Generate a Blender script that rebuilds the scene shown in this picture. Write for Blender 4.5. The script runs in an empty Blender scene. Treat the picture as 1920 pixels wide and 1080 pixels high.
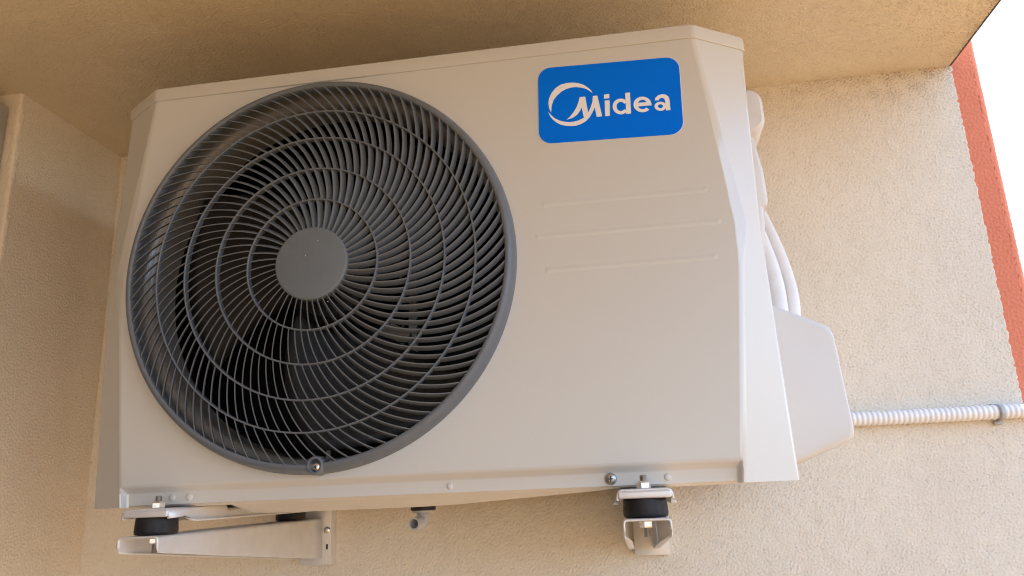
import bpy, bmesh, math, random
import numpy as np
from mathutils import Vector, Matrix
from mathutils.geometry import tessellate_polygon

random.seed(7)
D = bpy.data
scene = bpy.context.scene
COL = scene.collection
PI = math.pi
R = math.radians

# ------------------------------------------------------------------ camera
cam = D.cameras.new('camera')
cam_o = D.objects.new('camera', cam)
COL.objects.link(cam_o)
scene.camera = cam_o
cam.sensor_width = 36.0
cam.lens = 1414.536 / 1920 * 36.0
cam.clip_start = 0.02
cam.clip_end = 3000
cx_ = Vector((0.9878553, 0.1501114, -0.0401053))
dn_ = Vector((-0.0770785, 0.2493274, -0.9653470))
fw_ = Vector((-0.1349103, 0.9567144, 0.2578697))
cam_o.matrix_world = Matrix(((cx_.x, -dn_.x, -fw_.x, 0.34875),
                             (cx_.y, -dn_.y, -fw_.y, -0.82017),
                             (cx_.z, -dn_.z, -fw_.z, -0.26512),
                             (0, 0, 0, 1)))

# ------------------------------------------------------------------ daylight
SUN_EL, SUN_AZ = R(74), R(25)          # azimuth from +X towards +Y: the sun stands behind the wall, to its open end
sd = Vector((math.cos(SUN_EL) * math.cos(SUN_AZ), math.cos(SUN_EL) * math.sin(SUN_AZ), math.sin(SUN_EL)))
world = D.worlds.new('World')
scene.world = world
world.use_nodes = True
wn = world.node_tree
bg = wn.nodes['Background']
sky = wn.nodes.new('ShaderNodeTexSky')
sky.sky_type = 'NISHITA'
sky.sun_disc = False
sky.sun_elevation = SUN_EL
sky.sun_rotation = math.atan2(sd.x, sd.y)
sky.air_density = 1.0
sky.dust_density = 0.3
sky.ozone_density = 4.0
# thin cloud beyond the open end of the building, and an added bright patch
wtc = wn.nodes.new('ShaderNodeTexCoord')
wns = wn.nodes.new('ShaderNodeTexNoise')
wns.inputs['Scale'].default_value = 3.0
wns.inputs['Detail'].default_value = 5
wn.links.new(wtc.outputs['Generated'], wns.inputs['Vector'])
last = sky.outputs[0]
def bright_sky_patch(direction, lo, hi, col):
    global last
    dot = wn.nodes.new('ShaderNodeVectorMath')
    dot.operation = 'DOT_PRODUCT'
    dot.inputs[1].default_value = Vector(direction).normalized()
    wn.links.new(wtc.outputs['Generated'], dot.inputs[0])
    mad = wn.nodes.new('ShaderNodeMath')
    mad.operation = 'MULTIPLY_ADD'
    mad.inputs[1].default_value = 0.35
    wn.links.new(wns.outputs[0], mad.inputs[0])
    wn.links.new(dot.outputs['Value'], mad.inputs[2])
    mr = wn.nodes.new('ShaderNodeMapRange')
    mr.inputs['From Min'].default_value = lo
    mr.inputs['From Max'].default_value = hi
    wn.links.new(mad.outputs[0], mr.inputs['Value'])
    mx = wn.nodes.new('ShaderNodeMix')
    mx.data_type = 'RGBA'
    wn.links.new(mr.outputs[0], mx.inputs[0])
    wn.links.new(last, mx.inputs[6])
    mx.inputs[7].default_value = (*col, 1)
    last = mx.outputs[2]
bright_sky_patch((0.50, 0.80, 0.34), 0.80, 1.02, (2.1, 2.4, 2.8))
bright_sky_patch((0.60, -0.70, 0.36), 1.05, 1.15, (3.0, 4.4, 6.2))  # unseen bright patch, added to light the panel and corner facets
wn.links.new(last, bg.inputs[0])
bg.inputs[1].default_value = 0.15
sun = D.lights.new('sun', 'SUN')
sun.energy = 2.1
sun.angle = R(0.5)
sun.color = (1.0, 0.94, 0.83)
sun_o = D.objects.new('sun', sun)
COL.objects.link(sun_o)
sun_o.rotation_euler = (-sd).to_track_quat('-Z', 'Y').to_euler()
vs = scene.view_settings
vs.view_transform = 'Standard'
vs.look = 'None'
vs.exposure = 1.93
vs.gamma = 1.0
vs.use_curve_mapping = False
scene.cycles.max_bounces = 12
scene.cycles.diffuse_bounces = 8
scene.cycles.glossy_bounces = 6
scene.cycles.use_denoising = True
scene.cycles.filter_width = 1.1
scene.cycles.sample_clamp_indirect = 10

# ------------------------------------------------------------------ materials
def mat(name, color, rough=0.5, metal=0.0, spec=0.5, coat=0.0):
    m = D.materials.new(name)
    m.use_nodes = True
    b = m.node_tree.nodes['Principled BSDF']
    b.inputs['Base Color'].default_value = (*color, 1)
    b.inputs['Roughness'].default_value = rough
    b.inputs['Metallic'].default_value = metal
    b.inputs['Specular IOR Level'].default_value = spec
    b.inputs['Coat Weight'].default_value = coat
    return m

def nd(m, t, **kw):
    n = m.node_tree.nodes.new(t)
    for k, v in kw.items():
        setattr(n, k, v)
    return n

def noise(m, scale, detail=3, rough=0.55, vec=None):
    n = nd(m, 'ShaderNodeTexNoise')
    n.inputs['Scale'].default_value = scale
    n.inputs['Detail'].default_value = detail
    n.inputs['Roughness'].default_value = rough
    tc = nd(m, 'ShaderNodeTexCoord')
    m.node_tree.links.new(vec or tc.outputs['Object'], n.inputs['Vector'])
    return n

def ramp(m, src, stops):
    r = nd(m, 'ShaderNodeValToRGB')
    el = r.color_ramp.elements
    while len(el) < len(stops):
        el.new(0.5)
    for e, (p, c) in zip(el, stops):
        e.position = p
        e.color = (*c, 1) if len(c) == 3 else c
    m.node_tree.links.new(src, r.inputs['Fac'])
    return r

def mixc(m, fac, a, b, mode='MIX'):
    n = nd(m, 'ShaderNodeMix', data_type='RGBA', blend_type=mode)
    L = m.node_tree.links
    for s, v in ((n.inputs[0], fac), (n.inputs[6], a), (n.inputs[7], b)):
        if hasattr(v, 'default_value') or hasattr(v, 'links'):
            L.new(v, s)
        elif isinstance(v, (int, float)):
            s.default_value = v
        else:
            s.default_value = (*v, 1)
    return n.outputs[2]

def bump(m, src, strength, dist):
    b = nd(m, 'ShaderNodeBump')
    b.inputs['Strength'].default_value = strength
    b.inputs['Distance'].default_value = dist
    m.node_tree.links.new(src, b.inputs['Height'])
    m.node_tree.links.new(b.outputs[0], m.node_tree.nodes['Principled BSDF'].inputs['Normal'])

def setc(m, out):
    m.node_tree.links.new(out, m.node_tree.nodes['Principled BSDF'].inputs['Base Color'])

def setr(m, out):
    m.node_tree.links.new(out, m.node_tree.nodes['Principled BSDF'].inputs['Roughness'])

def varied(m, color, scale=30, amt=0.06, rvar=None, bmp=None):
    """Gives a plain material slight cloudy wear: colour, gloss and a fine skin."""
    n = noise(m, scale, 5)
    lo = tuple(c * (1 - amt) for c in color)
    hi = tuple(min(1, c * (1 + amt)) for c in color)
    setc(m, ramp(m, n.outputs[0], [(0.3, lo), (0.7, hi)]).outputs[0])
    if rvar:
        n2 = noise(m, scale * 2.3, 4)
        setr(m, ramp(m, n2.outputs[0], [(0.3, (rvar[0],) * 3), (0.7, (rvar[1],) * 3)]).outputs[0])
    if bmp:
        n3 = noise(m, bmp[0], 2)
        bump(m, n3.outputs[0], bmp[1], bmp[2])
    return m

def plaster(name, base, dark, grain, dirt):
    m = mat(name, base, 0.95, 0, 0.15)
    n = noise(m, 700, 3, 0.6)
    fine = ramp(m, n.outputs[0], [(0.30, tuple(c * 0.80 for c in base)), (0.5, base), (0.75, tuple(min(1, c * 1.10) for c in base))]).outputs[0]
    big = noise(m, 5, 4, 0.6)
    cloud = ramp(m, big.outputs[0], [(0.3, (0.93, 0.92, 0.90)), (0.7, (1.0, 1.0, 1.0))]).outputs[0]
    c = mixc(m, 1.0, fine, cloud, 'MULTIPLY')
    # grit lodged in the pits of the coat (height stored when the coat was laid)
    at = nd(m, 'ShaderNodeAttribute', attribute_name='grit')
    spk = ramp(m, at.outputs['Fac'], [(0.0, (0, 0, 0)), (1.0, (1, 1, 1))]).outputs[0]
    c = mixc(m, spk, c, dark)
    setc(m, c)
    n2 = noise(m, grain, 4, 0.65)
    bump(m, n2.outputs[0], 0.5, 0.0016)
    return m

CREAM = (0.80, 0.735, 0.635)
M = {}
M['wall'] = plaster('cream_wall_render', CREAM, (0.20, 0.135, 0.075), 420, 1)
M['ceil'] = plaster('cream_ceiling_render', (0.83, 0.745, 0.595), (0.24, 0.16, 0.09), 520, 1)
M['red'] = plaster('red_wall_render', (0.76, 0.26, 0.165), (0.42, 0.13, 0.08), 420, 1)
GC = (0.405, 0.238, 0.098)
M['ground'] = varied(mat('earth_paving', GC, 0.9), GC, 3, 0.15)
WHITE = (0.605, 0.610, 0.603)
M['white'] = varied(mat('white_powder_coat', WHITE, 0.32, 0, 0.5), WHITE, 2.5, 0.012)
M['gloss'] = varied(mat('white_gloss_coat', WHITE, 0.10, 0, 0.9), WHITE, 2.5, 0.012)
M['lid'] = varied(mat('white_lid_coat', WHITE, 0.17, 0, 0.7), WHITE, 2.5, 0.012)
PW = (0.64, 0.64, 0.645)
M['plastic'] = varied(mat('white_moulded_plastic', PW, 0.42, 0, 0.4), PW, 14, 0.015, (0.38, 0.47), (1200, 0.04, 0.0003))
M['pan'] = varied(mat('base_pan_coat', (0.70, 0.67, 0.62), 0.4), (0.70, 0.67, 0.62), 20, 0.04)
GR = (0.130, 0.152, 0.186)
M['grille'] = varied(mat('grey_grille_plastic', GR, 0.40, 0, 0.45), GR, 60, 0.07, (0.36, 0.46), (1500, 0.05, 0.0003))
HB = (0.142, 0.172, 0.205)
M['hub'] = varied(mat('grey_hub_plastic', HB, 0.5, 0, 0.4), HB, 50, 0.05, (0.45, 0.55), (1500, 0.08, 0.0003))
M['fan'] = mat('dark_fan_plastic', (0.010, 0.010, 0.012), 0.6)
M['dark'] = mat('chamber_shade_black', (0.006, 0.007, 0.009), 0.7)  # near-black colour stands in for the shade inside the chamber
M['coil'] = mat('coil_fins', (0.015, 0.016, 0.02), 0.6, 0.3)
M['strip'] = varied(mat('bracket_strip_steel', (0.6, 0.6, 0.6), 0.4, 0.3), (0.6, 0.6, 0.6), 40, 0.1)
M['collar'] = varied(mat('collar_painted_steel', (0.27, 0.265, 0.26), 0.16, 0, 0.8), (0.27, 0.265, 0.26), 14, 0.06)
GZ = (0.60, 0.60, 0.61)
M['galv'] = varied(mat('galvanised_steel', GZ, 0.42, 0.55), GZ, 55, 0.10, (0.34, 0.55), (700, 0.06, 0.0004))
M['galvpaint'] = varied(mat('light_grey_painted_steel', (0.70, 0.71, 0.73), 0.34, 0.3), (0.70, 0.71, 0.73), 40, 0.05, (0.32, 0.46), (900, 0.05, 0.0003))
M['zinc'] = varied(mat('bright_zinc', (0.78, 0.78, 0.79), 0.2, 0.95), (0.78, 0.78, 0.79), 120, 0.1, (0.15, 0.33))
M['thread'] = mat('zinc_thread', (0.42, 0.41, 0.40), 0.35, 0.9)
M['rubber'] = varied(mat('black_rubber', (0.016, 0.016, 0.019), 0.55, 0, 0.35), (0.016, 0.016, 0.019), 80, 0.2, (0.45, 0.65), (600, 0.1, 0.0005))
M['blue'] = varied(mat('blue_badge_film', (0.0, 0.178, 0.95), 0.5, 0, 0.06), (0.0, 0.178, 0.95), 20, 0.02, (0.32, 0.4))
M['badgewhite'] = mat('white_badge_print', (0.86, 0.885, 0.93), 0.4)
M['hose'] = varied(mat('white_pipe_sleeve', (0.80, 0.80, 0.80), 0.5), (0.80, 0.80, 0.80), 60, 0.03, None, (260, 0.25, 0.001))
M['conduit'] = varied(mat('pale_grey_conduit', (0.80, 0.80, 0.81), 0.5), (0.80, 0.80, 0.81), 60, 0.04)
M['greybox'] = varied(mat('grey_box_paint', (0.40, 0.40, 0.395), 0.4, 0.2), (0.40, 0.40, 0.395), 25, 0.06)
M['blocker'] = varied(mat('dark_blocker_brown', (0.16, 0.115, 0.08), 0.6), (0.16, 0.115, 0.08), 6, 0.1)  # dark brown for the added wall, to cut bounce on the left
M['seal'] = mat('dirty_drip_edge', (0.13, 0.10, 0.085), 0.9)
M['drain'] = mat('grey_drain_plastic', (0.42, 0.43, 0.45), 0.4)
M['bracketdark'] = mat('brown_grey_bracket', (0.22, 0.195, 0.17), 0.5)
M['screw'] = mat('screw_steel', (0.45, 0.45, 0.46), 0.3, 0.95)

# ------------------------------------------------------------------ mesh helpers
def obj(name, verts, faces, m, parent=None, smooth=None, label=None):
    me = D.meshes.new(name)
    me.from_pydata([tuple(v) for v in verts], [], [tuple(f) for f in faces])
    bm = bmesh.new()
    bm.from_mesh(me)
    bmesh.ops.recalc_face_normals(bm, faces=bm.faces)
    bm.to_mesh(me)
    bm.free()
    return link(name, me, m, parent, smooth, label)

def link(name, me, m, parent=None, smooth=None, label=None):
    me.name = name
    for x in (m if isinstance(m, (list, tuple)) else [m]):
        me.materials.append(x)
    if smooth is not None:
        me.polygons.foreach_set('use_smooth', [True] * len(me.polygons))
        me.set_sharp_from_angle(angle=R(smooth))
    o = D.objects.new(name, me)
    COL.objects.link(o)
    if parent is not None:
        o.parent = parent
        if parent.type == 'EMPTY':      # parts are modelled in world space, then hung under a root that stands elsewhere
            o.matrix_parent_inverse = Matrix.Translation(-parent.location)
    if label:
        o['label'] = label
    return o

class MB:
    def __init__(s):
        s.v, s.f = [], []
    def add(s, vs, fs):
        k = len(s.v)
        s.v += [tuple(v) for v in vs]
        s.f += [tuple(i + k for i in f) for f in fs]
        return s
    def build(s, name, m, parent=None, smooth=None, label=None):
        return obj(name, s.v, s.f, m, parent, smooth, label)
    def box(s, x0, x1, y0, y1, z0, z1, bev=0.0, seg=2):
        bm = bmesh.new()
        bmesh.ops.create_cube(bm, size=1)
        for v in bm.verts:
            v.co = Vector(((x0 + x1) / 2 + v.co.x * (x1 - x0), (y0 + y1) / 2 + v.co.y * (y1 - y0), (z0 + z1) / 2 + v.co.z * (z1 - z0)))
        if bev:
            bmesh.ops.bevel(bm, geom=list(bm.edges), offset=bev, segments=seg, profile=0.5, affect='EDGES')
        bm.verts.index_update()
        s.add([v.co for v in bm.verts], [[v.index for v in f.verts] for f in bm.faces])
        bm.free()
        return s
    def loft(s, rings, closed=True, cap0=False, cap1=False):
        n = len(rings[0])
        vs = [p for r in rings for p in r]
        fs = []
        for a in range(len(rings) - 1):
            for i in range(n if closed else n - 1):
                j = (i + 1) % n
                fs.append((a * n + i, a * n + j, (a + 1) * n + j, (a + 1) * n + i))
        if cap0:
            fs.append(tuple(range(n))[::-1])
        if cap1:
            fs.append(tuple((len(rings) - 1) * n + i for i in range(n)))
        return s.add(vs, fs)
    def lathe(s, prof, c, axis='y', n=64, cap0=False, cap1=False):
        """prof: (radius, offset along axis) from centre c."""
        rings = []
        for r, h in prof:
            ring = []
            for i in range(n):
                a = 2 * PI * i / n
                u, w = r * math.cos(a), r * math.sin(a)
                if axis == 'y':
                    ring.append((c[0] + u, c[1] + h, c[2] + w))
                elif axis == 'z':
                    ring.append((c[0] + u, c[1] + w, c[2] + h))
                else:
                    ring.append((c[0] + h, c[1] + u, c[2] + w))
            rings.append(ring)
        return s.loft(rings, True, cap0, cap1)
    def tube(s, pts, rad, n=16, caps=True):
        P = [Vector(p) for p in pts]
        rings = []
        ref = None
        for i, q in enumerate(P):
            t = (P[min(i + 1, len(P) - 1)] - P[max(i - 1, 0)]).normalized()
            if ref is None:
                ref = Vector((1, 0, 0)) if abs(t.x) < 0.8 else Vector((0, 1, 0))
            a = (ref - t * ref.dot(t)).normalized()      # the frame is carried along, so the tube never twists
            ref = a
            b = a.cross(t).normalized()
            r = rad[i] if isinstance(rad, (list, tuple)) else rad
            rings.append([q + a * r * math.cos(2 * PI * k / n) + b * r * math.sin(2 * PI * k / n) for k in range(n)])
        return s.loft(rings, True, caps, caps)
    def prism(s, poly, y0, y1):
        """closed (x, z) outline extruded along y, triangulated caps."""
        n = len(poly)
        tri = [list(t) for t in tessellate_polygon([[Vector((x, z, 0)) for x, z in poly]])]
        V = [(x, y0, z) for x, z in poly] + [(x, y1, z) for x, z in poly]
        F = tri + [[i + n for i in t][::-1] for t in tri] + [(i, (i + 1) % n, n + (i + 1) % n, n + i) for i in range(n)]
        return s.add(V, F)

def catmull(pts, n=10):
    P = [Vector(p) for p in pts]
    P = [2 * P[0] - P[1]] + P + [2 * P[-1] - P[-2]]
    out = []
    for i in range(1, len(P) - 2):
        for k in range(n):
            t = k / n
            a, b, c, d = P[i - 1], P[i], P[i + 1], P[i + 2]
            out.append(0.5 * ((2 * b) + (c - a) * t + (2 * a - 5 * b + 4 * c - d) * t * t + (3 * b - a - 3 * c + d) * t ** 3))
    out.append(P[-2])
    return out

def thing(name, label, cat, loc=(0, 0, 0), group=None):
    o = D.objects.new(name, None)
    o.empty_display_size = 0.05
    COL.objects.link(o)
    o.location = loc
    tag(o, label, cat, group)
    return o

def tag(o, label, cat, group=None):
    o['label'] = label
    o['category'] = cat
    if group:
        o['group'] = group
    return o

def copy_thing(root, delta, label):
    r = root.copy()
    COL.objects.link(r)
    r.location = root.location + Vector(delta)
    r['label'] = label
    for ch in list(root.children):
        c = ch.copy()
        COL.objects.link(c)
        inv = ch.matrix_parent_inverse.copy()
        c.parent = r
        c.matrix_parent_inverse = inv
        for g in list(ch.children):
            d = g.copy()
            COL.objects.link(d)
            d.parent = c
    return r

# ------------------------------------------------------------------ rough render coats: real relief, laid as dense sheets
def field(nu, nv, step, wave, seed, width=0.55, stretch=1.0, shear=0.0):
    rng = np.random.default_rng(seed)
    a = rng.standard_normal((nv, nu))
    fy = np.fft.fftfreq(nv, step)[:, None]
    fx = np.fft.fftfreq(nu, step)[None, :]
    f = np.sqrt((fx + shear * fy) ** 2 * stretch ** 2 + fy ** 2) + 1e-9
    w = np.exp(-(np.log2(f * wave) / width) ** 2)
    b = np.fft.ifft2(np.fft.fft2(a) * w).real
    return b / b.std()

def coat(name, origin, du, dv, lu, lv, nrm, step, amp, wave, seed, m, parent=None, grit=0.5, gritfun=None, rag=0.0, **kw):
    nu, nv = int(lu / step) + 1, int(lv / step) + 1
    g = field(nu, nv, step, wave, seed, **kw)
    g2 = field(nu, nv, step, wave * 0.55, seed + 1, **kw)
    g3 = field(nu, nv, step, wave * 9, seed + 2, 0.9)
    h = 0.62 * g + 0.5 * g2
    pit = np.clip(-(g + 0.6 * g2) - 1.75, 0, 2)
    z = amp * (h - 0.3 * pit) + 0.00014 * g3
    U = np.arange(nu) * step
    V = np.arange(nv) * step
    o, a, b, n = (np.array(q, float) for q in (origin, du, dv, nrm))
    P = o + U[None, :, None] * a + V[:, None, None] * b + z[:, :, None] * n
    if rag:              # a hand-cut edge on the far side, turned down to the surface below
        e = field(nv, nv, step, 0.012, seed + 5, 1.0)[0] * rag
        P[:, -1] += e[:, None] * a - 0.0035 * n
        P[:, -2] += e[:, None] * a
        P[:, -3] += 0.6 * e[:, None] * a
        P[:, -4] += 0.2 * e[:, None] * a
    idx = np.arange(nu * nv).reshape(nv, nu)
    q = np.stack([idx[:-1, :-1], idx[:-1, 1:], idx[1:, 1:], idx[1:, :-1]], -1).reshape(-1, 4)
    if np.dot(np.cross(a, b), n) < 0:
        q = q[:, ::-1]
    me = D.meshes.new(name)
    me.vertices.add(nu * nv)
    me.vertices.foreach_set('co', P.reshape(-1).astype(np.float32))
    me.loops.add(q.size)
    me.loops.foreach_set('vertex_index', q.reshape(-1).astype(np.int32))
    me.polygons.add(len(q))
    me.polygons.foreach_set('loop_start', (np.arange(len(q)) * 4).astype(np.int32))
    me.update(calc_edges=True)
    me.polygons.foreach_set('use_smooth', np.ones(len(q), dtype=bool))
    at = me.attributes.new('grit', 'FLOAT', 'POINT')
    gg = np.clip(pit * 1.3, 0, 1) * grit
    if gritfun is not None:
        gg = np.clip(gg + gritfun(P, g, g2, g3), 0, 1)
    at.data.foreach_set('value', gg.reshape(-1).astype(np.float32))
    return link(name, me, m, parent)

# ================================================================== the place
ZC, YW, XP, YP = 0.3974, 0.42, -0.5905, 0.1676     # soffit height, wall plane, pier side, pier front
XS = 0.9375                                        # open end of the soffit
gd = MB()
gd.add([(-120, -120, -1.9), (120, -120, -1.9), (120, 120, -1.9), (-120, 120, -1.9)], [(0, 1, 2, 3)])
g_o = gd.build('ground', M['ground'])
g_o['kind'] = 'structure'

def dirt_top(P, g, g2, g3):
    # mildew specks gathered under the soffit, thicker to the right
    d = np.clip(1 - (ZC - P[..., 2]) / 0.10, 0, 1)
    side = np.clip((P[..., 0] - 0.45) / 0.4, 0, 1)
    return np.clip(-(g + 0.7 * g2) - 0.6 + 0.5 * g3, 0, 1.2) * d ** 1.3 * (0.18 + 0.36 * side)

def dirt_ceil(P, g, g2, g3):
    e = np.clip(1 - (XS - P[..., 0]) / 0.035, 0, 1) * 0.8
    w = np.clip(1 - (YW - P[..., 1]) / 0.03, 0, 1) * 0.5
    return np.clip(-(g + 0.6 * g2) + 0.1 + 0.5 * g3, 0, 1) * np.maximum(e ** 1.5, w ** 1.5) * 0.9

wall = thing('house_wall', 'cream rough rendered house wall behind the air conditioner, with red right edge', 'wall', (0.2, YW + 0.1, -1.9))
MB().box(-0.75, 0.98, YW + 0.0045, YW + 0.30, -1.9, 1.2).build('masonry', M['wall'], wall)
MB().box(XP - 0.1, 0.93, YW + 0.0015, YW + 0.0045, -1.9, -0.52).build('lower_coat', M['wall'], wall)
coat('render_coat', (XP - 0.03, YW, -0.52), (1, 0, 0), (0, 0, 1), 0.9425 - XP + 0.03, ZC + 0.012 + 0.52, (0, -1, 0), 0.0016, 0.00049, 0.0052, 11, M['wall'], wall, 0.20, dirt_top, rag=0.0008, width=1.05)
# red corner band: face, rounded arris and return, one dense sheet bent round the corner
def red_band():
    step = 0.0016
    prof, rr = [], 0.012
    xe, y0 = 0.9845, YW + 0.0022
    x = 0.934
    while x < xe - rr:
        prof.append((x, y0, 0, -1)); x += step
    for k in range(9):
        a = k / 8 * PI / 2
        prof.append((xe - rr + rr * math.sin(a), y0 + rr - rr * math.cos(a), math.sin(a), -math.cos(a)))
    y = y0 + rr
    while y < YW + 0.30:
        prof.append((xe, y, 1, 0)); y += step * 2
    pr = np.array(prof)
    nv = int((1.2 + 0.55) / 0.002)
    nu = len(pr)
    g = field(nu, nv, 0.0018, 0.007, 77)
    g2 = field(nu, nv, 0.0018, 0.004, 78)
    z = 0.0005 * (np.tanh(g) + 0.4 * g2)
    V = -0.55 + np.arange(nv) * 0.002
    Pp = np.zeros((nv, nu, 3))
    Pp[..., 0] = pr[None, :, 0] + z * pr[None, :, 2]
    Pp[..., 1] = pr[None, :, 1] + z * pr[None, :, 3] - 0.0012
    Pp[..., 2] = V[:, None]
    idx = np.arange(nu * nv).reshape(nv, nu)
    q = np.stack([idx[:-1, :-1], idx[:-1, 1:], idx[1:, 1:], idx[1:, :-1]], -1).reshape(-1, 4)
    me = D.meshes.new('red_corner_band')
    me.vertices.add(nu * nv)
    me.vertices.foreach_set('co', Pp.reshape(-1).astype(np.float32))
    me.loops.add(q.size)
    me.loops.foreach_set('vertex_index', q.reshape(-1).astype(np.int32))
    me.polygons.add(len(q))
    me.polygons.foreach_set('loop_start', (np.arange(len(q)) * 4).astype(np.int32))
    me.update(calc_edges=True)
    me.polygons.foreach_set('use_smooth', np.ones(len(q), dtype=bool))
    return link('red_corner_band', me, M['red'], wall)
red_band()

pier = thing('wall_pier', 'shaded cream rendered wall pier left of the air conditioner', 'pier', (-0.9, YP + 0.1, -1.9))
MB().box(-3.2, XP - 0.004, YP + 0.004, YW + 0.2, -1.9, ZC + 0.1).build('masonry', M['wall'], pier)
MB().box(-1.75, -1.5, -7.0, YP + 0.0035, -1.9, ZC + 0.1).build('side_light_blocker', M['blocker'], pier)  # unseen wall, added to block sky light from the left
coat('side_coat', (XP, YP + 0.003, -0.56), (0, 1, 0), (0, 0, 1), YW - YP + 0.01, ZC + 0.57, (1, 0, 0), 0.0016, 0.00066, 0.0056, 23, M['wall'], pier, 0.25, width=0.8)
coat('front_coat', (XP - 0.42, YP, -0.56), (1, 0, 0), (0, 0, 1), 0.417, ZC + 0.57, (0, -1, 0), 0.0018, 0.00049, 0.0052, 29, M['wall'], pier, 0.25, width=0.8)
# rounded arris bead of the pier
bead = MB()
rng = random.Random(4)
bead.tube([(XP - 0.0066 + rng.uniform(-.0005, .0005), YP + 0.0066 + rng.uniform(-.0005, .0005), -0.56 + i * 0.004) for i in range(241)], [0.0070 + rng.uniform(-.0005, .0005) for i in range(241)], 24)
bead.v = [tuple(c + rng.gauss(0, 0.0005) for c in v) for v in bead.v]
bead.build('corner_bead', M['wall'], pier, 180)

slab = thing('balcony_slab', 'cream rough rendered soffit of the balcony slab above the air conditioner', 'ceiling', (-0.5, -0.5, ZC))
MB().box(-3.2, XS - 0.001, -5.0, YW + 0.01, ZC + 0.005, ZC + 0.22).build('concrete', M['ceil'], slab)
MB().box(-3.2, XS - 0.001, -5.0, -0.20, ZC + 0.0005, ZC + 0.005).build('outer_coat', M['ceil'], slab)
coat('render_coat', (XP - 0.45, -0.20, ZC), (1, 0, 0), (0, 1, 0), XS - XP + 0.45, YW + 0.20 + 0.004, (0, 0, -1), 0.0016, 0.00072, 0.0056, 41, M['ceil'], slab, 0.22, dirt_ceil, width=0.8, stretch=0.7)
MB().box(XS - 0.0012, XS + 0.0016, -5.0, YW - 0.002, ZC - 0.0012, ZC + 0.012, 0.0006, 1).build('drip_edge', M['seal'], slab)

# ================================================================== the air conditioner
CX = 0.1165
ac = thing('outdoor_unit', 'white outdoor air conditioner unit with round grey fan grille and blue badge', 'air conditioner', (CX, 0.1, -0.282))
ZK, ZT, ZB = 0.0128, 0.2475, -0.2677
HK, HT, HBT = 0.3765, 0.3466, 0.3468
DEEP = 0.370
YSTEP = 0.0080

def prof_step(z):
    """y of the front skin: flat above, stepping back to the flange along the bottom."""
    P = [(-0.2425, 0), (-0.2444, 0.0003), (-0.2458, 0.0010), (-0.2472, 0.0024), (-0.2512, 0.0068), (-0.2522, 0.0076), (-0.2536, 0.0080), (-0.2657, 0.0080)]
    if z >= P[0][0]:
        return 0.0
    for (a, b), (c, d) in zip(P, P[1:]):
        if c <= z <= a:
            return b + (d - b) * (a - z) / (a - c)
    return P[-1][1]

def xf(z):
    return HK + (HT - HK) * (z - ZK) / (ZT - ZK) if z > ZK else HK + (HBT - HK) * (ZK - z) / (ZK + 0.2656)

def tri(z):
    return max(0.0, 1 - (z - ZK) / (ZT - ZK)) if z > ZK else max(0.0, 1 - (ZK - z) / (ZK - ZB))

def rb(z):
    if z > ZK:
        return 0.0035 + 0.0075 * tri(z)
    return max(0.0045, 0.011 - (ZK - z) * 0.14)

def bez(a, b, c, n):
    out = []
    for i in range(n + 1):
        t = i / n
        out.append(tuple((1 - t) ** 2 * p + 2 * t * (1 - t) * q + t * t * r for p, q, r in zip(a, b, c)))
    return out
RA = 0.0035
def ra(z):
    return RA + (0.0042 * tri(z) if z > ZK else max(0.0, 0.0042 - (ZK - z) * 0.09))
def side_profile(z, s):
    f = xf(z)
    xs = 0.4110 - (0.008 * tri(z) if s > 0 else 0.0)
    d = 0.0420 - 0.0115 * tri(z)
    L = math.hypot(xs - f, d)
    ux, uy = (xs - f) / L, d / L
    b = rb(z)
    pts = bez((f - ra(z), 0), (f, 0), (f + ux * b, uy * b), 7)
    if b > 0.005:        # a flat chamfer that widens towards the waist, its two arrises just eased
        A, C = Vector((f - ra(z), 0)), Vector((f + ux * b, uy * b))
        P0 = A.lerp(C, 0.10) + Vector((0.0004, -0.00035))
        P1 = A.lerp(C, 0.90) + Vector((0.0004, -0.00035))
        t = min(1, (b - 0.005) / 0.003)
        fl_ = [A, A.lerp(P0, 0.6), P0, P0.lerp(P1, 0.33), P0.lerp(P1, 0.67), P1, P1.lerp(C, 0.4), C]
        pts = [tuple(Vector(p).lerp(q, t)) for p, q in zip(pts, fl_)]
    y0 = prof_step(z)
    if y0 > 0:
        k = y0 / YSTEP
        for i, (dx, fy) in enumerate(((0.0060, 1.0), (0.0044, 0.94), (0.0024, 0.55), (0.0010, 0.16))):
            w = pts[i]
            pts[i] = (w[0] + (f - dx - w[0]) * k, max(w[1], y0 * fy))
    pts += bez((xs - ux * 0.005, d - uy * 0.005), (xs, d), (xs, d + 0.006), 5)
    pts += [(xs, 0.075)]
    return [(CX + s * p[0], p[1], z) for p in pts]
zs = sorted(set([ZT + 0.004] + list(np.linspace(ZT, ZK, 15)) + list(np.linspace(ZK, -0.2425, 15)) +
                [-0.2444, -0.2458, -0.2472, -0.2512, -0.2522, -0.2536, -0.2657]))
zs_side = [ZB] + zs
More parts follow.
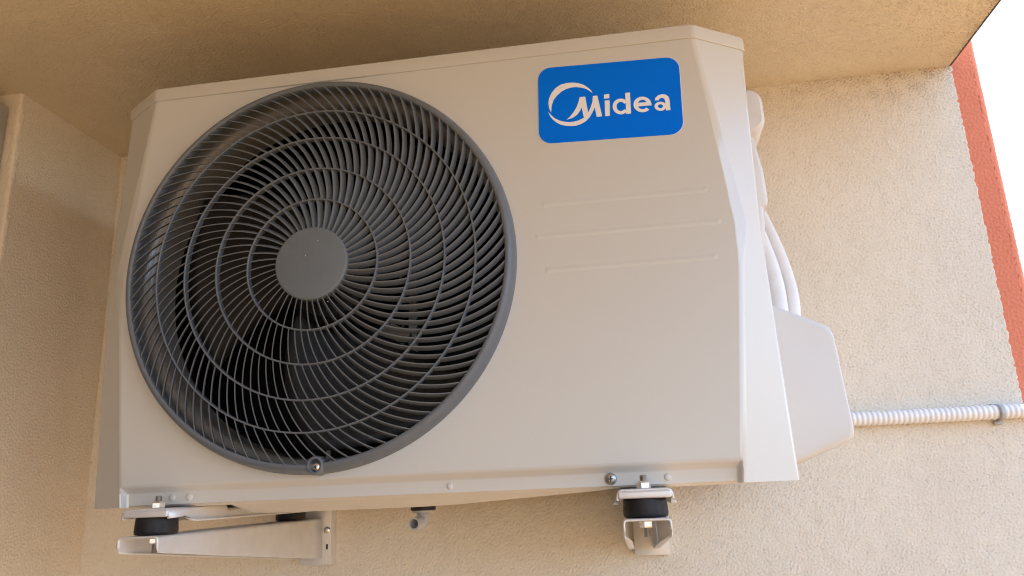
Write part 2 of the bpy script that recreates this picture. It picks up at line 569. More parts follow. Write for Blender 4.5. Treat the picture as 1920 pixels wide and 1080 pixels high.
# flat face with the fan opening, plus the stepped flange: kept apart so the big plane stays flat
fl = MB()
RH = 0.2340
zz = [z for z in zs if z >= -0.2425]
out = [(CX + xf(z) - ra(z), z) for z in zz]
top = zz[-1]
for k in range(1, 40):
    x = xf(top) - ra(top)
    out.append((CX + x - 2 * x * k / 40, top))
out += [(CX - xf(z) + ra(z), z) for z in reversed(zz)]
x = xf(zz[0]) - ra(zz[0])
for k in range(1, 40):
    out.append((CX - x + 2 * x * k / 40, zz[0]))
n = len(out)
inner = [(RH * math.cos(math.atan2(z, x)), RH * math.sin(math.atan2(z, x))) for x, z in out]
fl.add([(x, 0, z) for x, z in out] + [(x, 0, z) for x, z in inner], [(i, (i + 1) % n, n + (i + 1) % n, n + i) for i in range(n)])
panel = fl.build('front_panel', M['white'], ac)
for s in (1, -1):
    o = MB().loft([side_profile(z, s) for z in zs_side], closed=False).build('corner_facet', [M['white'], M['gloss']], panel, 35)
    for p_ in o.data.polygons:        # the eased arrises take the paint thicker and shine
        p_.material_index = 1 if (p_.index % 14) < 7 or (p_.index % 14) in (8, 9, 10, 11, 12) else 0
    wm = o.modifiers.new('weighted', 'WEIGHTED_NORMAL')
    wm.keep_sharp = True
    wm.weight = 90
st = MB()
zl = [z for z in zs if z <= -0.2425]
st.loft([[(CX + s * (xf(z) - ra(z) - (0.0060 - ra(z)) * prof_step(z) / YSTEP), prof_step(z), z) for s in (-1, 1)] for z in zl], closed=False)
st.build('bottom_flange', M['white'], panel, 35)
# the three pressed ridges
def ridge(x0, x1, z0, h, hw):
    m = MB()
    NX, NW = 90, 14
    rows = []
    for i in range(NX + 1):
        u = i / NX
        x = x0 - hw + (x1 - x0 + 2 * hw) * u
        row = []
        for k in range(NW + 1):
            w = -1 + 2 * k / NW
            ex = max(x0 - x, x - x1, 0) / hw
            rr = math.sqrt(ex * ex + w * w)
            hh = h * (0.5 + 0.5 * math.cos(PI * min(1, rr))) ** 1.1
            row.append((x, 0.00015 - hh, z0 + w * hw))
        rows.append(row)
    m.loft(rows, closed=False)
    return m
for x0, x1, z0 in ((0.276, 0.4565, 0.0531), (0.2665, 0.467, 0.0143), (0.276, 0.459, -0.0265)):
    r_ = ridge(x0, x1, z0, 0.00055, 0.0052)
    for xe in (x0, x1):
        d_ = ridge(xe - 0.0005, xe + 0.0005, z0, 0.0006, 0.0060)
        r_.add(d_.v, d_.f)
    r_.build('pressed_ridge', M['white'], panel, 80)

# lid
def lid_ring(ins, z, back=DEEP):
    a, b, d = 0.3474 - ins * 0.41, 0.4134 - ins, 0.0412
    q = [(-b, back), (-b, d + ins * 0.41), (-a, -0.0022 + ins), (a, -0.0022 + ins), (b, d + ins * 0.41), (b, back)]
    # soften the plan corners
    o = []
    for i, p in enumerate(q):
        if i in (0, 5):
            o.append(p); continue
        P, Q, S = Vector(q[i - 1]), Vector(p), Vector(q[i + 1])
        e1 = (P - Q).normalized() * 0.004
        e2 = (S - Q).normalized() * 0.004
        o += bez(tuple(Q + e1), tuple(Q), tuple(Q + e2), 4)
    return [(CX + x, y, z) for x, y in o]
ld = MB()
ld.loft([lid_ring(0.0004, 0.2470), lid_ring(0, 0.2476), lid_ring(0, 0.2625), lid_ring(0.0006, 0.2643), lid_ring(0.002, 0.2657), lid_ring(0.0045, 0.2664)], True, True, True)
ld.build('lid', M['lid'], ac, 32)

# side and rear shell
sh = MB()
sh.box(CX + 0.4000, CX + 0.4092, 0.0742, DEEP - 0.004, -0.266, 0.2461, 0.002)
sh.build('side_panel', M['white'], ac, 35)
sh = MB()
sh.box(CX - 0.4102, CX - 0.4010, 0.0742, DEEP - 0.004, -0.266, 0.2461, 0.002)
sh.build('side_panel', M['white'], ac, 35)
# coil, and near-black liners added to keep the fan chamber dark
MB().box(CX - 0.398, CX + 0.398, DEEP - 0.02, DEEP - 0.008, -0.262, 0.244).build('coil', M['coil'], ac)
MB().box(0.262, 0.266, 0.02, DEEP - 0.021, -0.262, 0.244).build('partition', M['dark'], ac)
MB().box(CX - 0.398, CX - 0.394, 0.06, DEEP - 0.021, -0.262, 0.244).build('added_dark_liner', M['dark'], ac)
MB().box(CX - 0.39, 0.261, 0.07, DEEP - 0.021, 0.236, 0.242).build('added_dark_liner', M['dark'], ac)
# base pan: a shallow pressed tray hanging a little below the flange
bp = MB()
def pan_ring(x0, x1, y0, y1, z, c=0.058, cy=0.042):
    return [(x0 + c, y0, z), (x1 - c, y0, z), (x1, y0 + cy, z), (x1, y1, z), (x0, y1, z), (x0, y0 + cy, z)]
bp.loft([pan_ring(CX - 0.402, CX + 0.402, 0.0115, 0.34, -0.2600), pan_ring(CX - 0.402, CX + 0.402, 0.0115, 0.34, -0.2658),
         pan_ring(CX - 0.400, CX + 0.400, 0.0130, 0.338, -0.2674), pan_ring(CX - 0.36, CX + 0.36, 0.024, 0.33, -0.2690)], True, True, True)
base = bp.build('base_pan', M['pan'], ac, 40)
bp = MB()
bp.loft([pan_ring(-0.125, 0.335, 0.022, 0.33, -0.2680, 0.02, 0.03), pan_ring(-0.122, 0.318, 0.026, 0.325, -0.2700, 0.02, 0.03),
         pan_ring(-0.113, 0.150, 0.052, 0.315, -0.2793, 0.03, 0.03), pan_ring(-0.100, 0.120, 0.058, 0.31, -0.2803, 0.03, 0.03)], True, False, True)
bp.build('drip_tray', M['pan'], base, 50)

# ---------------------------------------------------------------- fan opening and grille
co = MB()
co.lathe([(0.2336, -0.0002), (0.2338, 0.004), (0.2345, 0.009), (0.2338, 0.0125), (0.2312, 0.0150), (0.2280, 0.0172), (0.2252, 0.0200),
          (0.2235, 0.0240), (0.2226, 0.030), (0.2222, 0.040), (0.2222, 0.064), (0.2245, 0.066)], (0, 0, 0), n=144)
co.build('fan_collar', M['collar'], ac, 40)

gr = MB()
YF = -0.0190
gr.lathe([(0.2290, -0.006), (0.2292, YF + 0.0012), (0.2300, YF), (0.2335, YF - 0.0004), (0.2356, YF + 0.0010), (0.2378, YF + 0.0045), (0.2395, YF + 0.0095),
          (0.2403, YF + 0.0150), (0.2405, 0.0006), (0.2345, 0.0006), (0.2290, -0.006)], (0, 0, 0), n=180)
grille = gr.build('fan_grille', M['grille'], ac, 50)
RINGS = [0.0797, 0.1193, 0.1596, 0.1955]
for r in RINGS:
    w, dep = 0.00105, 0.0085
    MB().lathe([(r - w, YF + 0.0006), (r - w * 0.5, YF - 0.0001), (r + w * 0.5, YF - 0.0001), (r + w, YF + 0.0006), (r + w * 0.8, YF + dep), (r - w * 0.8, YF + dep), (r - w, YF + 0.0006)],
               (0, 0, 0), n=160).build('grille_ring', M['grille'], grille, 50)
def theta(r):          # swirl of the vanes, steeper towards the rim
    return 3.3 * (r - 0.1) + 5.8 * (r - 0.1) ** 2
def vanes(r0, r1, n, phase):
    m = MB()
    NS = 9
    tn = math.tan(0.46)
    for k in range(n):
        a0 = R(phase) + 2 * PI * k / n - theta(r0)
        cr = []
        for i in range(NS + 1):
            r = r0 + (r1 - r0) * i / NS
            a = a0 + theta(r)
            dth = 3.3 + 11.6 * (r - 0.1)
            tr, tt = 1.0, r * dth
            L = math.hypot(tr, tt)
            nr, nt = -tt / L, tr / L                      # in-plane normal of the vane
            er, et = (math.cos(a), math.sin(a)), (-math.sin(a), math.cos(a))
            p = (r * er[0], r * er[1])
            nn = (nr * er[0] + nt * et[0], nr * er[1] + nt * et[1])
            h, dep = 0.00070, 0.0078
            bk = (-et[0] * tn * dep, -et[1] * tn * dep)   # lean back clockwise
            def q(o, y, f):
                return (p[0] + nn[0] * o + bk[0] * f, YF + y, p[1] + nn[1] * o + bk[1] * f)
            cr.append([q(-h, 0.0007, 0.07), q(-h * 0.8, 0.0003, 0.02), q(h * 0.8, 0.0003, 0.02), q(h, 0.0007, 0.07), q(h * 0.6, dep, 1), q(-h * 0.6, dep, 1)])
        m.loft(cr, True, False, False)
    return m
BANDS = [(0.0442, 0.0797, 45, 249.1), (0.0797, 0.1193, 66, 257.4), (0.1193, 0.1596, 84, 249.2), (0.1596, 0.1955, 93, 248.5), (0.1955, 0.2298, 98, 251.4)]
for b in BANDS:
    vanes(*b).build('grille_vanes', M['grille'], grille, 40)
hb = MB()
hb.lathe([(0.0445, YF + 0.010), (0.0446, YF + 0.0014), (0.0441, YF - 0.0002), (0.0430, YF - 0.0010), (0.0418, YF - 0.0013)], (0, 0, 0), n=96, cap1=True)
hb.build('hub_disc', M['hub'], grille, 25)
bs = MB()
bs.lathe([(0.0064, -0.008), (0.0066, YF - 0.0002), (0.0076, YF - 0.0016), (0.0092, YF - 0.0012), (0.0103, YF + 0.001), (0.0106, -0.003)], (0.0112, 0, -0.2312), n=40)
bs.lathe([(0.0064, -0.0085)], (0.0112, 0, -0.2312), n=40, cap0=True)
bs.build('screw_boss', M['grille'], grille, 40)

def screw(name, x, y, z, r, m, parent, cross=True):
    s = MB()
    s.lathe([(r, 0.0), (r * 0.99, -r * 0.18), (r * 0.86, -r * 0.42), (r * 0.6, -r * 0.58), (r * 0.3, -r * 0.66)], (x, y, z), n=28, cap1=True)
    o = s.build(name, m, parent, 60)
    if cross:
        c = MB()
        d = r * 0.67
        c.box(x - r * .42, x + r * .42, y - d - 0.0002, y - d + .0006, z - r * .1, z + r * .1)
        c.box(x - r * .1, x + r * .1, y - d - 0.00025, y - d + .0006, z - r * .42, z + r * .42)
        c.build('screw_slot', M['rubber'], o)
    return o
screw('grille_screw', 0.0128, -0.0172, -0.2330, 0.0046, M['zinc'], ac)
screw('flange_screw', 0.3288, 0.0078, -0.2585, 0.0064, M['screw'], ac)
def dimple(x, z, r):
    m = MB()
    m.lathe([(r, 0.0002), (r * .97, -r * .12), (r * .8, -r * .3), (r * .5, -r * .42), (r * .2, -r * .46)], (x, 0.0080, z), n=24, cap1=True)
    m.build('flange_rivet', M['white'], ac, 60)
for x, z, r in ((0.1548, -0.2591, 0.0036), (-0.1706, -0.2584, 0.0040), (-0.1497, -0.2585, 0.0044), (0.3880, -0.2592, 0.0038)):
    dimple(x, z, r)

# fan rotor, motor and its mounting strips behind the grille
fr = MB()
fr.lathe([(0.030, 0.030), (0.052, 0.034), (0.060, 0.045), (0.061, 0.115)], (0, 0, 0), n=48, cap0=True, cap1=True)
rotor = fr.build('fan_rotor', M['fan'], ac, 40)
for k in range(3):
    m = MB()
    rows = []
    for i in range(13):
        u = i / 12
        r = 0.056 + (0.212 - 0.056) * u
        row = []
        for j in range(11):
            w = j / 10
            a = R(25 + 120 * k) + (w - 0.5) * (1.35 - 0.25 * u) + 0.55 * u
            y = 0.040 + 0.075 * w + 0.010 * math.sin(PI * w) * (1 - u)
            row.append((r * math.cos(a), y, r * math.sin(a)))
        rows.append(row)
    m.loft(rows, closed=False)
    o = m.build('fan_blade', M['fan'], rotor, 80)
    sm = o.modifiers.new('thickness', 'SOLIDIFY')
    sm.thickness = 0.003
mt = MB()
mt.lathe([(0.048, 0.12), (0.055, 0.13), (0.055, 0.20), (0.04, 0.21)], (0, 0, 0), n=40, cap0=True, cap1=True)
mt.build('fan_motor', M['fan'], ac, 40)
MB().prism([(0.006, -0.078), (0.030, -0.056), (0.056, -0.047), (0.080, -0.062), (0.074, -0.074), (0.046, -0.070), (0.026, -0.090)], 0.118, 0.128).build('motor_bracket', M['bracketdark'], ac)
frng = random.Random(12)
for fx, fz in ((-0.0068, 0.0090), (0.0080, 0.0262), (0.0215, -0.0480), (0.0820, 0.0050), (-0.0040, -0.0440)):
    m_ = MB()
    m_.lathe([(frng.uniform(.0004, .0007), 0.0), (0.0003, -0.0003)], (fx, YF - (0.0012 if math.hypot(fx, fz) < 0.043 else -0.0004), fz), n=6, cap1=True)
    m_.build('paint_fleck', M['badgewhite'], grille)
for x in (0.040, 0.058, -0.064):
    w = 0.0035 if x != 0.058 else 0.006
    MB().box(x - w, x + w, 0.205, 0.216, -0.262, 0.20 if x > 0 else -0.05, 0.001).build('motor_strip', M['strip'], ac)

# ---------------------------------------------------------------- badge
ba = R(-1.95)
bcx, bcz = 0.3587, 0.1768
def rrect(w, h, r, off=0.0):
    pts = []
    for sx, sz, a0 in ((1, 1, 0), (-1, 1, 90), (-1, -1, 180), (1, -1, 270)):
        for k in range(9):
            a = R(a0 + 90 * k / 8)
            pts.append((sx * (w / 2 - r) + r * math.cos(a), sz * (h / 2 - r) + r * math.sin(a)))
    return [(bcx + x * math.cos(ba) - z * math.sin(ba), bcz + x * math.sin(ba) + z * math.cos(ba)) for x, z in pts]
bd = MB().prism(rrect(0.1690, 0.1010, 0.0161), -0.0005, 0.0002).build('badge', M['badgewhite'], ac)
MB().prism(rrect(0.1684, 0.1004, 0.0158), -0.0008, -0.0003).build('badge_film', M['blue'], bd)
LET = {
    'swoosh': [(0.28931, 0.16871), (0.28725, 0.17485), (0.28665, 0.18149), (0.28795, 0.18793), (0.29131, 0.19479), (0.29643, 0.20079), (0.30322, 0.20458), (0.31047, 0.2058), (0.3176, 0.20542), (0.32463, 0.2036), (0.33039, 0.20075), (0.33542, 0.19628), (0.33869, 0.19217), (0.34023, 0.18869), (0.33634, 0.19221), (0.3324, 0.19534), (0.32663, 0.19765), (0.32078, 0.19905), (0.31484, 0.19913), (0.30881, 0.1979), (0.30329, 0.19528), (0.29766, 0.19069), (0.29318, 0.1853), (0.29081, 0.17901), (0.28979, 0.17323)],
    'M': [(0.32465, 0.18511), (0.33114, 0.18496), (0.33326, 0.16345), (0.33663, 0.17018), (0.33921, 0.17703), (0.34031, 0.18475), (0.34559, 0.18449), (0.3494, 0.157), (0.34298, 0.15686), (0.34152, 0.16959), (0.33852, 0.16346), (0.33461, 0.15746), (0.32962, 0.15264), (0.32358, 0.14974), (0.31764, 0.14837), (0.31179, 0.14854), (0.30597, 0.14961), (0.3002, 0.15157), (0.29508, 0.15502), (0.29061, 0.15982), (0.28766, 0.1646), (0.28583, 0.17043), (0.28913, 0.16547), (0.29305, 0.1611), (0.29817, 0.1575), (0.30394, 0.15514), (0.30976, 0.15394), (0.31563, 0.15377), (0.32157, 0.15488), (0.32638, 0.15689), (0.32784, 0.15762), (0.32612, 0.17106), (0.32348, 0.16657), (0.31967, 0.16209), (0.31418, 0.15885), (0.30762, 0.15756), (0.31198, 0.16145), (0.31643, 0.16676), (0.31994, 0.1722), (0.32285, 0.17904)],
    'i': [(0.35373, 0.17695), (0.35956, 0.17675), (0.35843, 0.15657), (0.35297, 0.15657)],
    'dot': [(0.35359, 0.1848), (0.35969, 0.18496), (0.35951, 0.17937), (0.35322, 0.17962)],
    'dstem': [(0.37851, 0.18392), (0.38408, 0.18388), (0.38328, 0.15656), (0.37751, 0.15648)],
    'dbowl': [(0.38013, 0.17188), (0.37911, 0.17348), (0.37783, 0.17486), (0.37635, 0.17596), (0.3747, 0.17674), (0.37297, 0.17718), (0.37119, 0.17726), (0.36944, 0.17698), (0.36779, 0.17635), (0.36627, 0.17538), (0.36496, 0.17412), (0.36389, 0.1726), (0.36311, 0.17089), (0.36264, 0.16904), (0.3625, 0.16712), (0.36269, 0.16519), (0.3632, 0.16333), (0.36403, 0.16159), (0.36512, 0.16005), (0.36646, 0.15875), (0.36799, 0.15773), (0.36965, 0.15704), (0.37139, 0.1567), (0.37316, 0.15671), (0.37488, 0.15708), (0.3765, 0.15779), (0.37796, 0.15883), (0.37921, 0.16015), (0.37565, 0.16301), (0.375, 0.16223), (0.37424, 0.16161), (0.3734, 0.16117), (0.37252, 0.16094), (0.37161, 0.16092), (0.37072, 0.1611), (0.36987, 0.1615), (0.36909, 0.16208), (0.36842, 0.16283), (0.36786, 0.16373), (0.36745, 0.16474), (0.3672, 0.16583), (0.36712, 0.16696), (0.3672, 0.16808), (0.36745, 0.16917), (0.36786, 0.17018), (0.36842, 0.17108), (0.3691, 0.17183), (0.36988, 0.17241), (0.37073, 0.1728), (0.37163, 0.17298), (0.37254, 0.17295), (0.37343, 0.17271), (0.37426, 0.17227), (0.37502, 0.17164), (0.37567, 0.17084), (0.37618, 0.16991)],
    'ering': [(0.40745, 0.16379), (0.40771, 0.16591), (0.4075, 0.16805), (0.40684, 0.17013), (0.40575, 0.17204), (0.40428, 0.1737), (0.4025, 0.17504), (0.40048, 0.176), (0.39832, 0.17652), (0.39612, 0.1766), (0.39396, 0.17621), (0.39196, 0.17539), (0.3902, 0.17417), (0.38876, 0.1726), (0.38771, 0.17075), (0.38708, 0.16871), (0.38692, 0.16657), (0.38723, 0.16443), (0.38798, 0.16238), (0.38916, 0.16052), (0.3907, 0.15892), (0.39253, 0.15766), (0.39458, 0.15679), (0.39674, 0.15636), (0.39893, 0.15638), (0.40105, 0.15684), (0.403, 0.15774), (0.4047, 0.15902), (0.40118, 0.162), (0.40027, 0.1612), (0.39923, 0.16064), (0.39811, 0.16034), (0.39695, 0.16031), (0.39581, 0.16055), (0.39473, 0.16106), (0.39378, 0.16181), (0.39297, 0.16276), (0.39237, 0.16389), (0.39198, 0.16512), (0.39184, 0.16642), (0.39194, 0.16772), (0.39228, 0.16896), (0.39285, 0.17009), (0.39362, 0.17105), (0.39456, 0.17181), (0.39562, 0.17233), (0.39676, 0.17258), (0.39792, 0.17256), (0.39906, 0.17226), (0.40012, 0.1717), (0.40105, 0.17091), (0.40182, 0.16992), (0.40238, 0.16877), (0.40272, 0.16752), (0.40281, 0.16622), (0.40266, 0.16493)],
    'ebar': [(0.3918, 0.16918), (0.4073, 0.16883), (0.4077, 0.16415), (0.39142, 0.16458)],
    'abowl': [(0.42454, 0.16082), (0.42448, 0.16218), (0.42405, 0.16352), (0.42329, 0.16476), (0.42224, 0.16583), (0.42093, 0.16668), (0.41946, 0.16725), (0.4179, 0.16752), (0.41632, 0.16747), (0.41483, 0.16711), (0.41349, 0.16646), (0.41238, 0.16554), (0.41157, 0.16441), (0.41109, 0.16313), (0.41097, 0.16178), (0.41122, 0.16042), (0.41182, 0.15912), (0.41274, 0.15796), (0.41393, 0.157), (0.41533, 0.15629), (0.41685, 0.15587), (0.41843, 0.15576), (0.41997, 0.15597), (0.42139, 0.15648), (0.42261, 0.15727), (0.42358, 0.15829), (0.42423, 0.1595), (0.42454, 0.16082), (0.4207, 0.16128), (0.42057, 0.16071), (0.42029, 0.16018), (0.41987, 0.15974), (0.41934, 0.15939), (0.41872, 0.15917), (0.41805, 0.15908), (0.41737, 0.15913), (0.41671, 0.15931), (0.4161, 0.15962), (0.41559, 0.16004), (0.41519, 0.16054), (0.41493, 0.16111), (0.41482, 0.1617), (0.41488, 0.16229), (0.41509, 0.16284), (0.41544, 0.16333), (0.41592, 0.16373), (0.4165, 0.16402), (0.41714, 0.16417), (0.41782, 0.16419), (0.4185, 0.16408), (0.41914, 0.16383), (0.4197, 0.16346), (0.42016, 0.163), (0.42049, 0.16246), (0.42068, 0.16188), (0.4207, 0.16128)],
    'aarch': [(0.41199, 0.17006), (0.41296, 0.17316), (0.41619, 0.17599), (0.42063, 0.17699), (0.42512, 0.17592), (0.42805, 0.17298), (0.4289, 0.16862), (0.42872, 0.15558), (0.4236, 0.15556), (0.42371, 0.16798), (0.42307, 0.17101), (0.42023, 0.17252), (0.41789, 0.17191), (0.4163, 0.16953)],
}
tx = MB()
for i, (k, poly) in enumerate(LET.items()):
    y = -0.00100 - 0.00001 * i
    if k in ('dbowl', 'ering', 'abowl'):      # ring bands: outer run then inner run
        h = len(poly) // 2
        o_, i_ = poly[:h], poly[h:][::-1]
        V = [(x, y, z) for x, z in o_] + [(x, y, z) for x, z in i_]
        F = [(a, a + 1, h + a + 1, h + a) for a in range(h - 1)]
        tx.add(V, F)
    else:
        tx.prism(poly, y, y + 0.0002)
tx.build('badge_lettering', M['badgewhite'], bd)

# ---------------------------------------------------------------- things on the right side
vc = MB()
xa = CX + 0.405
def cover_ring(y, ins):
    p = [(xa, -0.0495), (xa + 0.006, -0.0515), (0.594, -0.0850), (0.602, -0.0905), (0.6055, -0.100), (0.6122, -0.205), (0.6125, -0.216), (0.610, -0.2235), (0.604, -0.2275), (0.548, -0.2490), (xa, -0.2520)]
    c = Vector((0.565, -0.155))
    return [(x + (c.x - x) * ins if i not in (0, 10) else x, y, z + (c.y - z) * ins) for i, (x, z) in enumerate(p)]
vc.loft([cover_ring(0.1180, 0.13), cover_ring(0.1187, 0.075), cover_ring(0.1210, 0.034), cover_ring(0.1250, 0.010), cover_ring(0.130, 0.0), cover_ring(0.30, -0.02)], True, True, True)
vc.build('valve_cover', M['plastic'], ac, 30)
hd = MB()
def hring(cx, cz, w, h, y, r):
    pts = []
    for sx, sz, a0 in ((1, 1, 0), (-1, 1, 90), (-1, -1, 180), (1, -1, 270)):
        for k in range(7):
            a = R(a0 + 90 * k / 6)
            pts.append((cx + sx * (w - r) + r * math.cos(a), y, cz + sz * (h - r) + r * math.sin(a)))
    return pts
hd.loft([hring(0.532, 0.205, 0.024, 0.026, 0.120, 0.015), hring(0.532, 0.206, 0.0275, 0.0300, 0.123, 0.018), hring(0.532, 0.207, 0.0295, 0.0325, 0.130, 0.02), hring(0.532, 0.207, 0.0300, 0.0335, 0.20, 0.02)], True, True, True)
hd.build('carry_handle', M['plastic'], ac, 35)
tc = MB()
def tring(y, g):
    p = [(xa, 0.190), (0.536 + g, 0.1885), (0.546 + g, 0.180), (0.5535 + g, 0.125), (0.5545 + g, 0.085), (0.552 + g, 0.078), (0.5475 + g, 0.076), (0.547 + g, 0.055), (0.544 + g, 0.03), (0.538, -0.02), (xa, -0.05)]
    return [(x, y, z) for x, z in p]
tc.loft([tring(0.135, -0.006), tring(0.137, -0.0025), tring(0.142, 0.0), tring(0.26, 0.004)], True, True, True)
tc.build('terminal_cover', M['plastic'], ac, 40)
ds = MB()
ds.lathe([(0.0160, 0.0), (0.0160, -0.0045), (0.0152, -0.005)], (0.0850, 0.155, -0.2812), 'z', 32, True, True)
ds.build('drain_gasket', M['rubber'], ac, 40)
ds = MB()
el = catmull([(0.0850, 0.155, -0.283), (0.0850, 0.155, -0.291), (0.0845, 0.151, -0.299), (0.0820, 0.142, -0.3012), (0.0795, 0.131, -0.3014)], 6)
ds.tube(el, 0.0076, 24, False)
ds.tube(el[8:], 0.0056, 24, False)
a, b = el[-1], el[-2]
t = (Vector(a) - Vector(b)).normalized()
u = t.cross(Vector((0, 0, 1))).normalized(); w = u.cross(t)
ds.loft([[Vector(a) + (u * math.cos(2 * PI * k / 24) + w * math.sin(2 * PI * k / 24)) * r for k in range(24)] for r in (0.0076, 0.0056)], True)
ds.lathe([(0.0140, -0.0050), (0.0140, -0.0070), (0.009, -0.0085)], (0.0850, 0.155, -0.2812), 'z', 32)
ds.build('drain_elbow', M['drain'], ac, 50)

# foot rails pressed from sheet, welded under the pan
for fx in (-0.1725, 0.3620):
    m = MB()
    y0, y1 = -0.0370, 0.375
    def rail(y, zt, zb, e=1.0):
        w = 0.0258
        pr = [(-w - 0.007 * e, zb), (-w - 0.001, zb), (-w, zb + 0.0015), (-w, zt - 0.0035), (-w + 0.0012, zt - 0.001), (-w + 0.0036, zt),
              (w - 0.0036, zt), (w - 0.0012, zt - 0.001), (w, zt - 0.0035), (w, zb + 0.0015), (w + 0.001, zb), (w + 0.007 * e, zb)]
        return [(fx + x, y, z) for x, z in pr]
    ZTf = -0.2716
    m.loft([rail(y0, ZTf, -0.2785, 0.0), rail(y0 + 0.03, ZTf, -0.2795, 0.2), rail(y0 + 0.044, ZTf, -0.2850), rail(0.05, ZTf + 0.0012, -0.2855),
            rail(0.085, ZTf + 0.0020, -0.2855), rail(0.088, ZTf - 0.0035, -0.2855), rail(0.145, ZTf - 0.0035, -0.2855), rail(0.150, ZTf + 0.0015, -0.2855), rail(y1, ZTf + 0.0010, -0.2852)], closed=False)
    o = m.build('foot_rail', M['galvpaint'], ac, 40)
    sm = o.modifiers.new('sheet', 'SOLIDIFY')
    sm.thickness = 0.0022
    sm.offset = -1
    # front lip curled under the rail's end
    MB().box(fx - 0.0262, fx + 0.0262, y0 - 0.0016, y0 + 0.0022, -0.2786, ZTf + 0.0003, 0.0018, 4).build('rail_lip', M['galvpaint'], o, 40)

# ================================================================== rubber mounts, brackets
def hexnut(m, c, r, h):
    rings = []
    for rr, z in ((r * 0.9, 0), (r, h * 0.15), (r, h * 0.85), (r * 0.9, h)):
        rings.append([(c[0] + rr * math.cos(R(60 * k + 12)), c[1] + rr * math.sin(R(60 * k + 12)), c[2] + z) for k in range(6)])
    m.loft(rings, True, True, True)
    m.lathe([(r * 0.8, h), (r * 0.62, h + 0.0011)], c, 'z', 20, False, True)
    return m
FRONT = -0.0150
def stud(m, c, z0, z1, r):
    prof = []
    z = z0
    while z < z1 - 0.0008:
        prof += [(r * 0.86, z), (r, z + 0.0005)]
        z += 0.0011
    prof += [(r * 0.7, z1)]
    m.lathe(prof, c, 'z', 18, True, True)
    return m
mount = thing('rubber_mount', 'black rubber mount at the front tip of the left bracket', 'rubber mount', (-0.1725, FRONT, -0.2972), 'rubber mounts under the air conditioner')
m = MB()
m.lathe([(0.0212, 0.0003), (0.0222, 0.0010), (0.0227, 0.004), (0.0223, 0.0095), (0.0220, 0.014), (0.0218, 0.0170), (0.0212, 0.0184)], (-0.1725, FRONT, -0.2972), 'z', 48, True, True)
m.build('rubber_block', M['rubber'], mount, 50)
stud(MB(), (-0.1725, FRONT, 0), -0.2716, -0.2560, 0.0037).build('stud', M['thread'], mount, 60)
hexnut(MB(), (-0.1725, FRONT, -0.2697), 0.0074, 0.0068).build('nut', M['zinc'], mount)
stud(MB(), (-0.1725, FRONT, 0), -0.3165, -0.2996, 0.0037).build('stud', M['thread'], mount, 60)
hexnut(MB(), (-0.1725, FRONT, -0.3072), 0.0074, 0.0068).build('nut', M['zinc'], mount)
copy_thing(mount, (0.5345, 0, 0), 'black rubber mount at the front tip of the right bracket')
copy_thing(mount, (0, 0.345, 0), 'black rubber mount at the wall end of the left bracket')
copy_thing(mount, (0.5345, 0.345, 0), 'black rubber mount at the wall end of the right bracket')

def bracket(cx, label):
    b = thing('wall_bracket', label, 'bracket', (cx, YW, -0.33), 'wall brackets carrying the air conditioner')
    m = MB()
    w = 0.0235
    def sec(y, drop, lip):
        zt = -0.2975
        pr = []
        r = 0.005
        pr += [(-w + lip, zt - drop), (-w + 0.001, zt - drop), (-w, zt - drop + 0.001), (-w, zt - r)]
        pr += bez((-w, zt - r), (-w, zt), (-w + r, zt), 4)[1:]
        pr += bez((w - r, zt), (w, zt), (w, zt - r), 4)
        pr += [(w, zt - drop + 0.001), (w - 0.001, zt - drop), (w - lip, zt - drop)]
        return [(cx + x, y, z) for x, z in pr]
    m.loft([sec(-0.0480, 0.0120, 0.0012), sec(-0.0445, 0.0170, 0.0012), sec(-0.034, 0.0185, 0.002), sec(-0.018, 0.0200, 0.004), sec(0.10, 0.0325, 0.008), sec(0.36, 0.0585, 0.009), sec(0.3975, 0.0620, 0.009)], closed=False)
    o = m.build('arm', M['galvpaint'], b, 40)
    sm = o.modifiers.new('sheet', 'SOLIDIFY')
    sm.thickness = 0.0022
    sm.offset = -1
    px = cx + 0.0118
    m = MB()
    m.box(px - 0.0262, px + 0.0262, 0.4000, 0.4026, -0.3690, 0.06, 0.0007)
    m.box(px - 0.0262, px - 0.0238, 0.4027, 0.4190, -0.3690, 0.06)
    m.box(px + 0.0238, px + 0.0262, 0.4027, 0.4190, -0.3690, 0.06)
    m.build('wall_plate', M['galvpaint'], b, 35)
    h = MB()
    h.lathe([(0.0055, 0), (0.0052, -0.0016), (0.0035, -0.0028)], (cx + 0.0315, 0.3998, -0.3165), 'y', 20, False, True)
    h.build('bolt_head', M['zinc'], b, 50)
    h = MB()
    h.box(cx + 0.0300, cx + 0.0330, 0.3994, 0.3999, -0.3460, -0.3380, 0.0002, 1)
    h.build('plate_slot', M['rubber'], b)
    return b
bracket(-0.1725, 'pale grey steel wall bracket under the fan end, its tapered arm seen side on')
bracket(0.3620, 'pale grey steel wall bracket under the badge end, its open channel facing out')

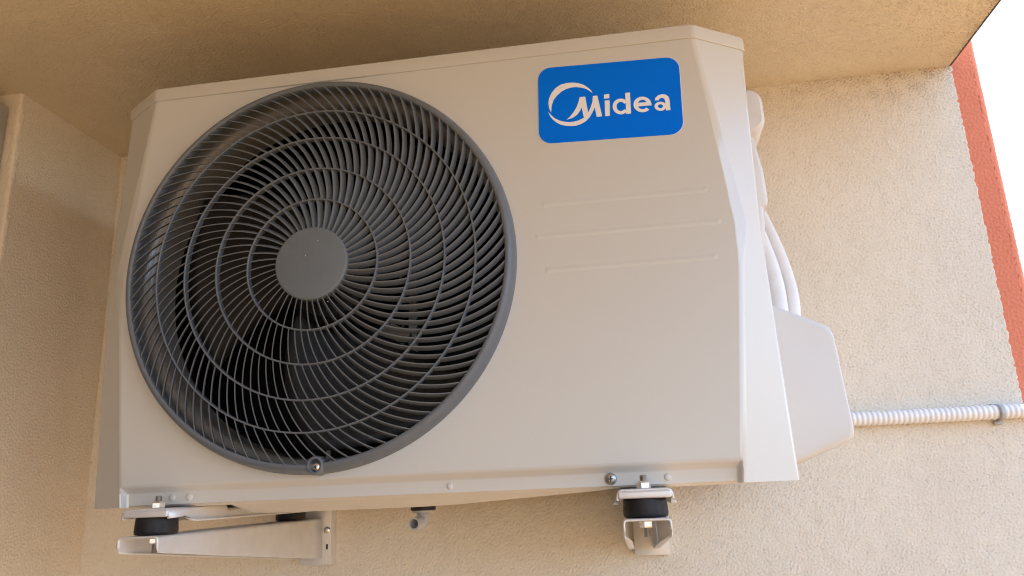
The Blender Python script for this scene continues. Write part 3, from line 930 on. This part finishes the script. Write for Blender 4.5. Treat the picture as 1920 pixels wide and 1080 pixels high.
# ================================================================== pipes, conduit, grey box
hose = MB().tube(catmull([(0.530, 0.375, 0.23), (0.553, 0.352, 0.20), (0.570, 0.325, 0.155), (0.580, 0.30, 0.105), (0.588, 0.275, 0.050), (0.5905, 0.252, 0.003), (0.588, 0.232, -0.035), (0.580, 0.215, -0.085)], 8), 0.0092, 20)
tag(hose.build('refrigerant_pipe', M['hose'], None, 60), 'white sleeved pipe bending down into the valve cover, the one nearer the wall', 'pipe', 'sleeved pipes at the valve cover')
hose = MB().tube(catmull([(0.520, 0.355, 0.22), (0.540, 0.330, 0.19), (0.554, 0.300, 0.140), (0.562, 0.275, 0.085), (0.5675, 0.252, 0.035), (0.5685, 0.232, -0.005), (0.566, 0.215, -0.040), (0.562, 0.2, -0.085)], 8), 0.0112, 20)
tag(hose.build('refrigerant_pipe', M['hose'], None, 60), 'white sleeved pipe bending down into the valve cover, the one nearer the air conditioner', 'pipe', 'sleeved pipes at the valve cover')

cd = MB()
prof = []
x = 0.56
while x < 0.966:
    for dx, r in ((0, 0.0099), (0.0012, 0.0099), (0.0021, 0.0107), (0.0032, 0.0110), (0.0046, 0.0110), (0.0057, 0.0107), (0.0066, 0.0099)):
        prof.append((r, x + dx))
    x += 0.0074
cd.lathe(prof, (0, 0.4060, 0), 'x', 24, True, True)
V = []
for v in cd.v:        # the conduit sags a little between its fixings
    V.append((v[0], v[1], v[2] - 0.1815 - 0.0016 * (v[0] - 0.7) / 0.24 - 0.0012 * math.sin((v[0] - 0.56) / 0.34 * PI)))
cd.v = V
tag(cd.build('conduit', M['conduit'], None, 45), 'pale grey corrugated conduit running along the cream wall from the valve cover to the right', 'conduit')
clip = thing('conduit_clip', 'grey clip holding the corrugated conduit to the cream wall beside the red edge', 'pipe clip', (0.898, 0.418, -0.184))
m = MB()
rows = []
for k in range(21):
    a = R(-115 + 230 * k / 20)
    rows.append([(0.8945, 0.406 - 0.0120 * math.cos(a), -0.1838 + 0.0120 * math.sin(a)), (0.9015, 0.406 - 0.0120 * math.cos(a), -0.1838 + 0.0120 * math.sin(a))])
m.loft(rows, closed=False)
o = m.build('clip_band', M['greybox'], clip, 60)
sm = o.modifiers.new('sheet', 'SOLIDIFY')
sm.thickness = 0.0012
MB().box(0.892, 0.904, 0.4130, 0.4200, -0.2010, -0.1950, 0.0015).build('clip_tab', M['greybox'], clip, 40)
MB().box(0.892, 0.904, 0.4130, 0.4200, -0.1735, -0.1700, 0.001).build('clip_tab', M['greybox'], clip, 40)

pc = thing('pipe_saddle', 'small grey saddle fixed to the cream wall just above the white valve cover', 'pipe clip', (0.622, 0.42, -0.004))
MB().box(0.612, 0.634, 0.4050, 0.4195, -0.0090, 0.0030, 0.002).build('saddle_body', M['greybox'], pc, 40)
MB().box(0.608, 0.6118, 0.4080, 0.4185, -0.0070, 0.0020, 0.001).build('saddle_gap', M['rubber'], pc, 40)

bx = thing('metal_box', 'grey metal box with a folded edge on the pier front at the far left', 'metal box', (-0.72, YP, 0.26))
MB().box(-0.86, -0.6085, 0.1230, YP - 0.003, 0.1460, 0.3720, 0.003).build('casing', M['greybox'], bx, 35)
MB().box(-0.868, -0.6040, 0.1160, 0.1228, 0.1420, 0.3780, 0.002).build('front_cover', M['greybox'], bx, 35)
for z in (0.236, 0.279):
    MB().box(-0.6084, -0.6076, 0.134, 0.142, z - 0.005, z + 0.005).build('side_hole', M['rubber'], bx)
